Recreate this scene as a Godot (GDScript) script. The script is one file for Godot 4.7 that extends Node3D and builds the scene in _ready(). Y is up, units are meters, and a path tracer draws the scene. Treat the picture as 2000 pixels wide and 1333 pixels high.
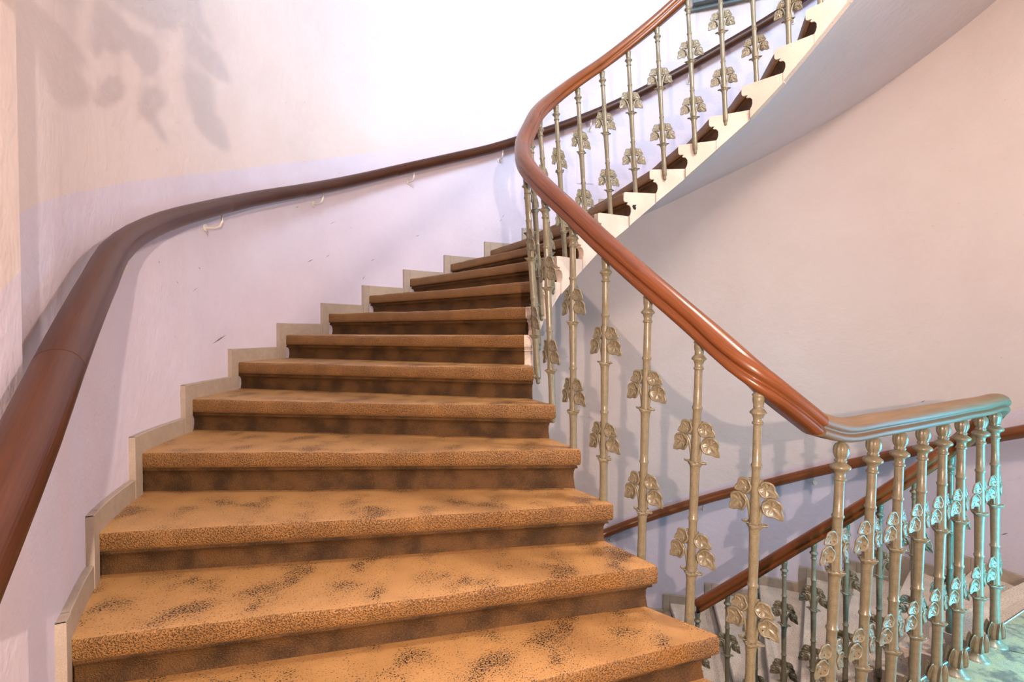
extends Node3D
# Plan coordinates: x to the right, d away from the camera's foot, z up from the eye-level datum; V() turns them into metres with y up.

const RISE := 0.16
const FLOOR_Z := -0.482
const STOREY := 4.16
const K0 := -2                       # first entry of the nose lists
const NOSE_IN := [Vector2(0.95, 1.45), Vector2(0.815, 1.57), Vector2(0.667, 1.718), Vector2(0.509, 1.87), Vector2(0.388, 2.057), Vector2(0.285, 2.225), Vector2(0.195, 2.42), Vector2(0.105, 2.61), Vector2(0.092, 2.77), Vector2(0.103, 2.93), Vector2(0.162, 3.10), Vector2(0.264, 3.253), Vector2(0.41, 3.409), Vector2(0.559, 3.538), Vector2(0.752, 3.644), Vector2(0.938, 3.681), Vector2(1.132, 3.67), Vector2(1.313, 3.596), Vector2(1.493, 3.504), Vector2(1.633, 3.358), Vector2(1.75, 3.221), Vector2(1.86, 3.08), Vector2(1.96, 2.93), Vector2(2.05, 2.78), Vector2(2.13, 2.63), Vector2(2.2, 2.5)]
const NOSE_OUT := [Vector2(-0.66, 0.49), Vector2(-0.83, 0.80), Vector2(-1.01, 1.11), Vector2(-1.188, 1.427), Vector2(-1.375, 1.772), Vector2(-1.524, 2.201), Vector2(-1.593, 2.669), Vector2(-1.60, 3.137), Vector2(-1.51, 3.59), Vector2(-1.364, 4.006), Vector2(-1.156, 4.362), Vector2(-0.879, 4.655), Vector2(-0.559, 4.921), Vector2(-0.203, 5.156), Vector2(0.16, 5.31), Vector2(0.55, 5.41), Vector2(0.94, 5.45), Vector2(1.31, 5.42), Vector2(1.67, 5.34), Vector2(2.02, 5.23), Vector2(2.38, 5.07), Vector2(2.70, 4.89), Vector2(2.98, 4.66), Vector2(3.20, 4.38), Vector2(3.38, 4.05), Vector2(3.50, 3.68), Vector2(3.57, 3.3), Vector2(3.6, 2.9)]
const BAL := [Vector2(0.756, 1.669), Vector2(0.617, 1.810), Vector2(0.483, 1.949), Vector2(0.362, 2.097), Vector2(0.257, 2.263), Vector2(0.166, 2.450), Vector2(0.097, 2.644), Vector2(0.098, 2.833), Vector2(0.133, 3.017), Vector2(0.200, 3.195), Vector2(0.303, 3.371), Vector2(0.456, 3.507), Vector2(0.632, 3.612), Vector2(0.815, 3.671), Vector2(1.007, 3.663), Vector2(1.200, 3.621), Vector2(1.382, 3.560), Vector2(1.545, 3.472), Vector2(1.685, 3.330), Vector2(1.80, 3.19), Vector2(1.91, 3.04)]
const BAL_LEAN := [Vector2(0.013, -0.025), Vector2(0.024, -0.027), Vector2(0.016, -0.035), Vector2(0.007, -0.023), Vector2(-0.004, -0.015), Vector2(-0.038, -0.027), Vector2(-0.056, -0.030), Vector2(-0.077, 0.003), Vector2(-0.061, -0.010), Vector2(-0.078, -0.008), Vector2(-0.062, -0.015), Vector2(-0.065, -0.023), Vector2(-0.064, -0.013), Vector2(-0.059, -0.018), Vector2(-0.052, 0.014), Vector2(-0.047, 0.022), Vector2(-0.036, 0.031), Vector2(-0.047, 0.012), Vector2(-0.037, 0.003), Vector2(-0.03, 0.0), Vector2(-0.02, 0.0)]
const LAND := [Vector2(1.086, 1.799), Vector2(1.258, 1.893), Vector2(1.425, 1.986), Vector2(1.584, 2.079), Vector2(1.743, 2.175), Vector2(1.904, 2.274), Vector2(2.076, 2.374), Vector2(2.243, 2.483)]
const LAND_LEAN := [Vector2(0.059, 0.025), Vector2(0.063, 0.028), Vector2(0.047, 0.022), Vector2(0.041, 0.022), Vector2(0.029, 0.013), Vector2(0.013, 0.005), Vector2(-0.002, -0.004), Vector2(-0.010, 0.003)]
# balusters of the descending flight, first one below the landing (level -4) downwards
const LOWBAL := [Vector2(2.345, 2.86), Vector2(2.22, 2.95), Vector2(2.098, 3.05), Vector2(1.983, 3.17), Vector2(1.855, 3.285), Vector2(1.735, 3.405), Vector2(1.605, 3.515), Vector2(1.456, 3.611), Vector2(1.28, 3.69), Vector2(1.09, 3.73)]
const ORD := ["first", "second", "third", "fourth", "fifth", "sixth", "seventh", "eighth", "ninth", "tenth", "eleventh", "twelfth", "thirteenth", "fourteenth", "fifteenth", "sixteenth", "seventeenth", "eighteenth", "nineteenth", "twentieth", "twenty-first", "twenty-second", "twenty-third"]

var M := {}
var rng := RandomNumberGenerator.new()

# ---------------------------------------------------------------- small helpers
func V(p: Vector2, z: float) -> Vector3:
	return Vector3(p.x, z + 0.48, -p.y)

func numbered(called: String, parent: Node) -> String:
	if not parent.has_node(NodePath(called)):
		return called
	var i := 1
	while parent.has_node(NodePath("%s_%03d" % [called, i])):
		i += 1
	return "%s_%03d" % [called, i]

func thing(called: String, label: String, category: String, at: Vector3, group := "") -> Node3D:
	var o := Node3D.new()
	o.name = numbered(called, self)
	add_child(o)
	o.position = at
	o.set_meta("label", label)
	o.set_meta("category", category)
	if group != "":
		o.set_meta("group", group)
	return o

func part(called: String, mesh: Mesh, mat: Material, parent: Node, xf := Transform3D()) -> MeshInstance3D:
	var o := MeshInstance3D.new()
	o.name = numbered(called, parent)
	o.mesh = mesh
	o.material_override = mat
	o.transform = xf
	o.cast_shadow = GeometryInstance3D.SHADOW_CASTING_SETTING_ON
	parent.add_child(o)
	return o

func structure(called: String, label: String) -> Node3D:
	var o := Node3D.new()
	o.name = numbered(called, self)
	add_child(o)
	o.set_meta("kind", "structure")
	o.set_meta("label", label)
	return o

func begin(smooth := false) -> SurfaceTool:
	var st := SurfaceTool.new()
	st.begin(Mesh.PRIMITIVE_TRIANGLES)
	st.set_smooth_group(0 if smooth else -1)
	st.set_uv(Vector2.ZERO)
	return st

func fin(st: SurfaceTool) -> ArrayMesh:
	st.generate_normals()
	return st.commit()

func tri(st: SurfaceTool, a: Vector3, b: Vector3, c: Vector3, hint: Vector3) -> void:
	var n := (a - c).cross(a - b)
	if n.dot(hint) < 0.0:
		var t := b
		b = c
		c = t
	st.add_vertex(a)
	st.add_vertex(b)
	st.add_vertex(c)

func quad(st: SurfaceTool, a: Vector3, b: Vector3, c: Vector3, d: Vector3, hint: Vector3) -> void:
	tri(st, a, b, c, hint)
	tri(st, a, c, d, hint)

# a closed body of revolution; profile of (radius, height) going up; wave = ribs
func lathe(st: SurfaceTool, prof: Array, n := 16, wave := 0.0, ribs := 0) -> void:
	for i in prof.size() - 1:
		var p: Vector2 = prof[i]
		var q: Vector2 = prof[i + 1]
		for j in n:
			var a := TAU * j / n
			var b := TAU * (j + 1) / n
			var wa := 1.0 + wave * cos(a * ribs)
			var wb := 1.0 + wave * cos(b * ribs)
			var A := Vector3(cos(a) * p.x * wa, p.y, sin(a) * p.x * wa)
			var B := Vector3(cos(b) * p.x * wb, p.y, sin(b) * p.x * wb)
			var C := Vector3(cos(b) * q.x * wb, q.y, sin(b) * q.x * wb)
			var D := Vector3(cos(a) * q.x * wa, q.y, sin(a) * q.x * wa)
			var mid := (a + b) * 0.5
			var hint := Vector3(cos(mid) * (q.y - p.y), -(q.x - p.x), sin(mid) * (q.y - p.y))
			if hint.length() < 1e-7:
				hint = Vector3(cos(mid), 0, sin(mid))
			if p.x > 1e-5:
				tri(st, A, B, C, hint)
			if q.x > 1e-5:
				tri(st, A, C, D, hint)

# a profile (closed, counter-clockwise seen along the path) swept along a path, with UVs along and round it
func sweep(st: SurfaceTool, path: Array, prof: Array, caps := true, uv0 := 0.0, world_up := Vector3.UP) -> float:
	var n := path.size()
	var m := prof.size()
	var rings := []
	var along := uv0
	var us := []
	for i in n:
		var p: Vector3 = path[i]
		var t: Vector3 = (path[mini(i + 1, n - 1)] - path[maxi(i - 1, 0)]).normalized()
		var side := t.cross(world_up)
		if side.length() < 1e-4:
			side = Vector3.RIGHT
		side = side.normalized()
		var up := side.cross(t).normalized()
		var ring := []
		for q: Vector2 in prof:
			ring.append(p + side * q.x + up * q.y)
		rings.append(ring)
		if i > 0:
			along += (p - path[i - 1]).length()
		us.append(along)
	for i in n - 1:
		for j in m:
			var k := (j + 1) % m
			var cc: Vector3 = (path[i] + path[i + 1]) * 0.5
			var a: Vector3 = rings[i][j]
			var b: Vector3 = rings[i + 1][j]
			var c: Vector3 = rings[i + 1][k]
			var d: Vector3 = rings[i][k]
			var v0 := float(j) / m
			var v1 := float(j + 1) / m
			var hint := (a + b + c + d) * 0.25 - cc
			var nn := (a - c).cross(a - b)
			var vs := [[a, us[i], v0], [b, us[i + 1], v0], [c, us[i + 1], v1], [a, us[i], v0], [c, us[i + 1], v1], [d, us[i], v1]]
			if nn.dot(hint) < 0.0:
				vs = [[a, us[i], v0], [c, us[i + 1], v1], [b, us[i + 1], v0], [a, us[i], v0], [d, us[i], v1], [c, us[i + 1], v1]]
			for w in vs:
				st.set_uv(Vector2(w[1], w[2]))
				st.add_vertex(w[0])
	if caps:
		st.set_smooth_group(-1)
		for e in [0, n - 1]:
			var c0: Vector3 = path[e]
			var out: Vector3 = (path[0] - path[1]) if e == 0 else (path[n - 1] - path[n - 2])
			for j in m:
				st.set_uv(Vector2(us[e], float(j) / m))
				tri(st, c0, rings[e][j], rings[e][(j + 1) % m], out)
		st.set_smooth_group(0)
	return along

func circle(r: float, n: int, ry := -1.0) -> Array:
	var a := []
	for i in n:
		a.append(Vector2(cos(TAU * i / n) * r, sin(TAU * i / n) * (r if ry < 0 else ry)))
	return a

func tube(st: SurfaceTool, path: Array, r: float, n := 8) -> void:
	sweep(st, path, circle(r, n), true, 0.0, Vector3(0.13, 0.2, 0.97) if absf((path[-1] - path[0]).normalized().y) > 0.8 else Vector3.UP)

# closed prism between two polygons of the same count
func prism(st: SurfaceTool, lo: Array, hi: Array) -> void:
	var n := lo.size()
	var c := Vector3.ZERO
	for i in n:
		c += lo[i] + hi[i]
	c /= 2.0 * n
	for i in n:
		var j := (i + 1) % n
		quad(st, lo[i], lo[j], hi[j], hi[i], (lo[i] + lo[j] + hi[j] + hi[i]) * 0.25 - c)
	for i in range(1, n - 1):
		tri(st, lo[0], lo[i], lo[i + 1], lo[0] - hi[0])
		tri(st, hi[0], hi[i], hi[i + 1], hi[0] - lo[0])

func box(st: SurfaceTool, c: Vector3, s: Vector3, b := Basis()) -> void:
	var h := s * 0.5
	var lo := []
	var hi := []
	for q in [[-1, -1], [1, -1], [1, 1], [-1, 1]]:
		lo.append(c + b * Vector3(h.x * q[0], -h.y, h.z * q[1]))
		hi.append(c + b * Vector3(h.x * q[0], h.y, h.z * q[1]))
	prism(st, lo, hi)

# Catmull-Rom through a list, s counted from the list's own first index
func spline(pts: Array, s: float) -> Variant:
	var i := int(floor(s))
	i = clampi(i, 0, pts.size() - 2)
	var t := s - i
	var p1 = pts[i]
	var p2 = pts[i + 1]
	var p0 = pts[i - 1] if i > 0 else p1 * 2.0 - p2
	var p3 = pts[i + 2] if i + 2 < pts.size() else p2 * 2.0 - p1
	if t < 0.0 or t > 1.0:
		return p1 + (p2 - p1) * t
	return (p1 * 2.0 + (p2 - p0) * t + (p0 * 2.0 - p1 * 5.0 + p2 * 4.0 - p3) * t * t + (p1 * 3.0 - p0 - p2 * 3.0 + p3) * t * t * t) * 0.5

func outer(s: float, inset := 0.0) -> Vector2:
	var p: Vector2 = spline(NOSE_OUT, s - K0)
	if inset != 0.0:
		var t: Vector2 = (spline(NOSE_OUT, s - K0 + 0.05) - spline(NOSE_OUT, s - K0 - 0.05)).normalized()
		p += Vector2(t.y, -t.x) * inset      # towards the well
	return p

func inner(s: float) -> Vector2:
	var i := clampi(int(floor(s)) - K0, 0, NOSE_IN.size() - 2)
	return NOSE_IN[i].lerp(NOSE_IN[i + 1], s - K0 - i)

func tread_z(k: int) -> float:
	return RISE * k + ([0.012, 0.012, 0.010, 0.006][k - 3] if k >= 3 and k <= 6 else 0.0)

# descending flight: level j (landing = -3) meets the wall at this place of the wall's own count
func low_s(j: float) -> float:
	return 15.75 + 1.08 * (j + 11.0)
func low_j(s: float) -> float:
	return (s - 15.75) / 1.08 - 11.0
func low_in(j: int) -> Vector2:
	var i := clampi(-4 - j, 0, LOWBAL.size() - 1)
	var t: Vector2 = (LOWBAL[mini(i + 1, LOWBAL.size() - 1)] - LOWBAL[maxi(i - 1, 0)]).normalized()
	var p: Vector2 = LOWBAL[i] + t * 0.08
	if -4 - j >= LOWBAL.size():
		p += Vector2(-0.19, -0.01) * (-4 - j - LOWBAL.size() + 1)
	return p + Vector2(-t.y, t.x) * -0.02

# ---------------------------------------------------------------- materials
func noise_image(size: int, f: Callable) -> Image:
	var im := Image.create(size, size, false, Image.FORMAT_RGB8)
	for y in size:
		for x in size:
			im.set_pixel(x, y, f.call(x, y))
	return im

func fnl(seed_: int, freq: float, oct := 4, type := FastNoiseLite.TYPE_SIMPLEX_SMOOTH) -> FastNoiseLite:
	var n := FastNoiseLite.new()
	n.seed = seed_
	n.frequency = freq
	n.noise_type = type
	n.fractal_octaves = oct
	return n

# seamless noise image of the engine, -1..1
func seamless(n: FastNoiseLite, size: int) -> PackedByteArray:
	var im := n.get_seamless_image(size, size, false, false, 0.15, true)
	im.convert(Image.FORMAT_L8)
	return im.get_data()

func tex(im: Image) -> ImageTexture:
	im.generate_mipmaps()
	return ImageTexture.create_from_image(im)

func plain(c: Color, rough: float, spec := 0.5) -> StandardMaterial3D:
	var m := StandardMaterial3D.new()
	m.albedo_color = c
	m.roughness = rough
	m.metallic_specular = spec
	return m

func tri_mat(im: Image, scale: float, rough: float, hm: Image = null, hs := 0.0, spec := 0.5) -> StandardMaterial3D:
	var m := plain(Color.WHITE, rough, spec)
	m.albedo_texture = tex(im)
	m.uv1_triplanar = true
	m.uv1_world_triplanar = true
	m.uv1_triplanar_sharpness = 4.0
	m.uv1_scale = Vector3.ONE * scale
	if hm:
		m.heightmap_enabled = true
		m.heightmap_texture = tex(hm)
		m.heightmap_scale = hs
	return m

func mixed(size: int, low: PackedByteArray, mid: PackedByteArray, fine: PackedByteArray, f: Callable) -> Array:
	var a := PackedByteArray()
	a.resize(size * size * 3)
	var h := PackedByteArray()
	h.resize(size * size)
	for i in size * size:
		var r: Array = f.call(low[i] / 255.0, mid[i] / 255.0, fine[i] / 255.0)
		var c: Color = r[0]
		a[i * 3] = clampi(int(c.r * 255), 0, 255)
		a[i * 3 + 1] = clampi(int(c.g * 255), 0, 255)
		a[i * 3 + 2] = clampi(int(c.b * 255), 0, 255)
		h[i] = clampi(int(r[1] * 255), 0, 255)
	return [Image.create_from_data(size, size, false, Image.FORMAT_RGB8, a), Image.create_from_data(size, size, false, Image.FORMAT_L8, h)]

func materials() -> void:
	var S := 1024
	var low := seamless(fnl(3, 0.004, 4), S)
	var mid := seamless(fnl(5, 0.022, 4), S)
	var fine := seamless(fnl(8, 0.085, 2), S)
	var grit := seamless(fnl(11, 0.22, 2), S)
	var fleck := seamless(fnl(12, 0.115, 2), S)
	# tread: worn tan limestone with clusters of dark pits
	var t := mixed(S, low, fleck, grit, func(l, f, g):
		var c := Color(0.71, 0.54, 0.335).lerp(Color(0.61, 0.455, 0.275), l)
		var thr := 0.76 - 0.20 * smoothstep(0.4, 0.9, l)
		var pit := smoothstep(thr, thr + 0.04, f * 0.70 + g * 0.36)
		c = c.lerp(Color(0.10, 0.07, 0.045), pit * 0.92)
		return [c * (0.9 + 0.2 * g), clampf(0.75 - pit * 0.6 + (g - 0.5) * 0.25, 0.0, 1.0)])
	M.tread = tri_mat(t[0], 1.1, 0.42, t[1], 0.35, 0.5)
	# riser: dirty, with paler scrapes, darkened further for shade under the nosing
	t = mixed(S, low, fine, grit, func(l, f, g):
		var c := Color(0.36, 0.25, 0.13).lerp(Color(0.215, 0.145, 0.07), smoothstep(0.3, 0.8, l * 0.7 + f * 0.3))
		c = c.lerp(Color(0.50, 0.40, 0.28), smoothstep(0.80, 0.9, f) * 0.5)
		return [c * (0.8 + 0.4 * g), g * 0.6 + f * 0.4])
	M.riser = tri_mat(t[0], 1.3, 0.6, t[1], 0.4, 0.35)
	t = mixed(S, low, fleck, grit, func(l, f, g):
		var c := Color(0.58, 0.415, 0.225).lerp(Color(0.47, 0.33, 0.17), l)
		c = c.lerp(Color(0.2, 0.14, 0.085), smoothstep(0.62, 0.80, f * 0.6 + g * 0.5) * 0.7)
		return [c * (0.8 + 0.4 * g), 1.0 - smoothstep(0.5, 0.8, f * 0.6 + g * 0.5)])
	M.nosing = tri_mat(t[0], 1.2, 0.5, t[1], 0.4, 0.45)
	# worn stone of the descending flight, treads paled to stand for overhead light
	t = mixed(S, low, fine, grit, func(l, f, g):
		var c := Color(0.86, 0.82, 0.77).lerp(Color(0.76, 0.715, 0.66), l)
		c = c.lerp(Color(0.30, 0.25, 0.2), smoothstep(0.66, 0.78, f) * 0.6)
		return [c * (0.9 + 0.2 * g), f * 0.5 + g * 0.5])
	M.pale_tread = tri_mat(t[0], 1.1, 0.55, t[1], 0.2)
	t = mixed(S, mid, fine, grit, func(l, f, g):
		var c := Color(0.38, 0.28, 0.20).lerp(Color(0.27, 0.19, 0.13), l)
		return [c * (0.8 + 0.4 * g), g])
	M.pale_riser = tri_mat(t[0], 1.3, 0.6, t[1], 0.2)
	M.pale_nosing = M.pale_tread
	# landing: grey-green flagstone with dark scuffs
	t = mixed(S, low, mid, grit, func(l, f, g):
		var c := Color(0.58, 0.55, 0.40).lerp(Color(0.50, 0.50, 0.44), f)
		c = c.lerp(Color(0.2, 0.2, 0.2), smoothstep(0.52, 0.72, l * 0.5 + f * 0.35 + g * 0.25) * 0.55)
		return [c * (0.85 + 0.3 * g), g * 0.5 + f * 0.5])
	M.flag = tri_mat(t[0], 0.8, 0.5, t[1], 0.25)
	# plaster in two paints
	for q in [["cream", Color(0.805, 0.752, 0.738), Color(0.78, 0.722, 0.703)], ["lavender", Color(0.785, 0.75, 0.795), Color(0.755, 0.715, 0.76)], ["ceiling_paint", Color(0.84, 0.80, 0.805), Color(0.81, 0.77, 0.775)]]:
		t = mixed(S, low, mid, fine, func(l, f, g):
			var c: Color = q[1].lerp(q[2], clampf(l * 0.7 + f * 0.3, 0, 1))
			c = c.lerp(Color(0.58, 0.52, 0.48), smoothstep(0.80, 0.86, f * 0.65 + g * 0.35) * 0.2)
			return [c, l * 0.5 + f * 0.35 + g * 0.15])
		M[q[0]] = tri_mat(t[0], 0.55, 0.85, t[1], 0.5, 0.2)
	t = mixed(S, low, fine, grit, func(l, f, g):
		var c := Color(0.80, 0.73, 0.68).lerp(Color(0.73, 0.655, 0.60), l)
		return [c, f * 0.6 + g * 0.4])
	M.string_plaster = tri_mat(t[0], 1.0, 0.8, t[1], 0.25, 0.2)
	t = mixed(S, low, mid, grit, func(l, f, g):
		var c := Color(0.66, 0.60, 0.535).lerp(Color(0.58, 0.52, 0.46), f * 0.6 + l * 0.4)
		return [c * (0.93 + 0.14 * g), f * 0.5 + g * 0.5])
	M.tile = tri_mat(t[0], 0.9, 0.5, t[1], 0.1)
	# varnished wood: grain along u
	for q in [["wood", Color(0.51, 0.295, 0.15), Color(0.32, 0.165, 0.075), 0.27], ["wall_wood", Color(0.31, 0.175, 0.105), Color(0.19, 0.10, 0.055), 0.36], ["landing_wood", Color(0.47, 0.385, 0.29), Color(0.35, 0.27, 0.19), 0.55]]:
		var W := 1024
		var H := 256
		var n1 := fnl(21, 0.012, 4)
		var n2 := fnl(22, 0.07, 3)
		var im := Image.create(W, H, false, Image.FORMAT_RGB8)
		var hm := Image.create(W, H, false, Image.FORMAT_L8)
		for y in H:
			for x in W:
				var ang := TAU * y / H
				var px := Vector3(x * 0.12, cos(ang) * 60.0, sin(ang) * 60.0)
				var g := n1.get_noise_3d(px.x * 1.6, px.y * 1.2, px.z * 1.2) * 0.5 + 0.5
				var h := n2.get_noise_3d(px.x * 0.5, px.y * 2.0, px.z * 2.0) * 0.5 + 0.5
				var c: Color = q[1].lerp(q[2], clampf(g * 0.65 + h * 0.6 - 0.12, 0, 1))
				im.set_pixel(x, y, c)
				hm.set_pixel(x, y, Color(h, h, h))
		var m := plain(Color.WHITE, q[3], 0.35 if q[0] == "wall_wood" else 0.5)
		m.albedo_texture = tex(im)
		m.heightmap_enabled = true
		m.heightmap_texture = tex(hm)
		m.heightmap_scale = 0.04
		m.uv1_scale = Vector3(1.2, 1.0, 1.0)
		M[q[0]] = m
	M.iron = plain(Color(0.53, 0.505, 0.43), 0.34, 0.5)
	M.iron.uv1_triplanar = true
	t = mixed(256, seamless(fnl(31, 0.02, 3), 256), seamless(fnl(32, 0.1, 2), 256), seamless(fnl(33, 0.2, 2), 256), func(l, f, g):
		var c := Color(0.48, 0.45, 0.37).lerp(Color(0.41, 0.38, 0.30), l)
		return [c.lerp(Color(0.26, 0.2, 0.13), smoothstep(0.72, 0.8, f) * 0.5), f * 0.5 + g * 0.5])
	M.iron = tri_mat(t[0], 6.0, 0.3, t[1], 0.02)
	M.iron.uv1_world_triplanar = false
	M.dark_iron = plain(Color(0.10, 0.12, 0.12), 0.4)
	M.white_paint = plain(Color(0.83, 0.80, 0.76), 0.4)
	M.brass = plain(Color(0.75, 0.55, 0.2), 0.3)
	M.brass.metallic = 1.0
	M.grey_paint = plain(Color(0.36, 0.40, 0.40), 0.5)
	M.scuff = plain(Color(0.42, 0.38, 0.37), 0.9)
	M.crack = plain(Color(0.06, 0.055, 0.05), 0.9)
	M.leaf = plain(Color(0.12, 0.3, 0.08), 0.5)

# ---------------------------------------------------------------- setting
func camera_and_light() -> void:
	var cam := Camera3D.new()
	cam.name = "Camera3D"
	add_child(cam)
	cam.position = V(Vector2.ZERO, 0.988)
	var pitch := 0.01893
	var roll := -0.00288
	var f := Vector3(0, -sin(pitch), -cos(pitch))
	var u := Vector3(0, cos(pitch), -sin(pitch))
	var r := Vector3.RIGHT
	cam.basis = Basis(r * cos(roll) + u * sin(roll), u * cos(roll) - r * sin(roll), -f)
	cam.keep_aspect = Camera3D.KEEP_HEIGHT
	cam.fov = rad_to_deg(2.0 * atan(666.5 / 1050.0))
	cam.near = 0.05
	cam.far = 60.0
	cam.current = true
	var we := WorldEnvironment.new()
	we.name = "WorldEnvironment"
	var e := Environment.new()
	e.background_mode = Environment.BG_COLOR
	e.background_color = Color(0.75, 0.85, 1.0)
	e.background_energy_multiplier = 1.0
	e.tonemap_mode = Environment.TONE_MAPPER_LINEAR
	e.tonemap_exposure = 0.97
	e.sdfgi_enabled = true
	e.ssao_enabled = true
	e.ssil_enabled = true
	we.environment = e
	add_child(we)
	# unseen tall window above and behind the eye, placed to light the far wall
	area("unseen_daylight_above", V(Vector2(0.9, -1.7), 5.35), Vector3(0, -0.12, -1), Vector2(2.4, 1.9), Color(0.80, 0.91, 1.0), 76.0)
	# unseen low window at the right, placed to light the landing balusters cyan
	area("unseen_daylight_landing", V(Vector2(2.88, 1.72), 0.06), Vector3(-1, -0.02, -0.25), Vector2(0.42, 0.95), Color(0.30, 0.82, 1.0), 8.0)

func area(called: String, at: Vector3, towards: Vector3, size: Vector2, col: Color, energy: float) -> void:
	var l := AreaLight3D.new()
	l.name = called
	l.area_size = size
	l.light_color = col
	l.light_energy = energy
	l.shadow_enabled = true
	l.area_range = 30.0
	l.area_attenuation = 2.0
	add_child(l)
	l.position = at
	l.look_at_from_position(at, at + towards, Vector3.UP)

# a band of curved wall between two heights given per place
func wall_band(s0: float, s1: float, step: float, zlo: Callable, zhi: Callable) -> ArrayMesh:
	var st := begin(true)
	var n := int(ceil((s1 - s0) / step))
	for i in n:
		var a := lerpf(s0, s1, float(i) / n)
		var b := lerpf(s0, s1, float(i + 1) / n)
		var pa := outer(a, -0.02)
		var pb := outer(b, -0.02)
		var qa := outer(a, -0.3)
		var qb := outer(b, -0.3)
		var la: float = zlo.call(a)
		var lb: float = zlo.call(b)
		var ha: float = zhi.call(a)
		var hb: float = zhi.call(b)
		var inw := V(pa, 0) - V(qa, 0)
		var rows := maxi(1, int((ha - la) / 0.5))
		for k in rows:
			var f0 := float(k) / rows
			var f1 := float(k + 1) / rows
			quad(st, V(pa, lerpf(la, ha, f0)), V(pb, lerpf(lb, hb, f0)), V(pb, lerpf(lb, hb, f1)), V(pa, lerpf(la, ha, f1)), inw)
		st.set_smooth_group(-1)
		quad(st, V(qa, la), V(qb, lb), V(qb, hb), V(qa, ha), -inw)
		quad(st, V(pa, la), V(pb, lb), V(qb, lb), V(qa, la), Vector3.DOWN)
		quad(st, V(pa, ha), V(pb, hb), V(qb, hb), V(qa, ha), Vector3.UP)
		st.set_smooth_group(0)
	return fin(st)

func dado_up(s: float) -> float:
	return RISE * s + 1.12 + 0.09 * (1.0 - smoothstep(0.0, 2.5, s)) + 0.03 * smoothstep(4.0, 7.0, s)
func dado_low(s: float) -> float:
	return RISE * low_j(s) + 1.04 + 0.10 * smoothstep(21.0, 23.5, s)
func soffit_out(s: float) -> float:
	return RISE * s - 0.25

func slab(poly: PackedVector2Array, z0: float, z1: float) -> ArrayMesh:
	var st := begin()
	var idx := Geometry2D.triangulate_polygon(poly)
	for i in range(0, idx.size(), 3):
		tri(st, V(poly[idx[i]], z1), V(poly[idx[i + 1]], z1), V(poly[idx[i + 2]], z1), Vector3.UP)
		tri(st, V(poly[idx[i]], z0), V(poly[idx[i + 1]], z0), V(poly[idx[i + 2]], z0), Vector3.DOWN)
	var n := poly.size()
	var c := Geometry2D.is_polygon_clockwise(poly)
	for i in n:
		var a := poly[i]
		var b := poly[(i + 1) % n]
		var o := Vector2(b.y - a.y, a.x - b.x) * (-1.0 if c else 1.0)
		quad(st, V(a, z0), V(b, z0), V(b, z1), V(a, z1), V(o, 0) - V(Vector2.ZERO, 0))
	return fin(st)

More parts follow.
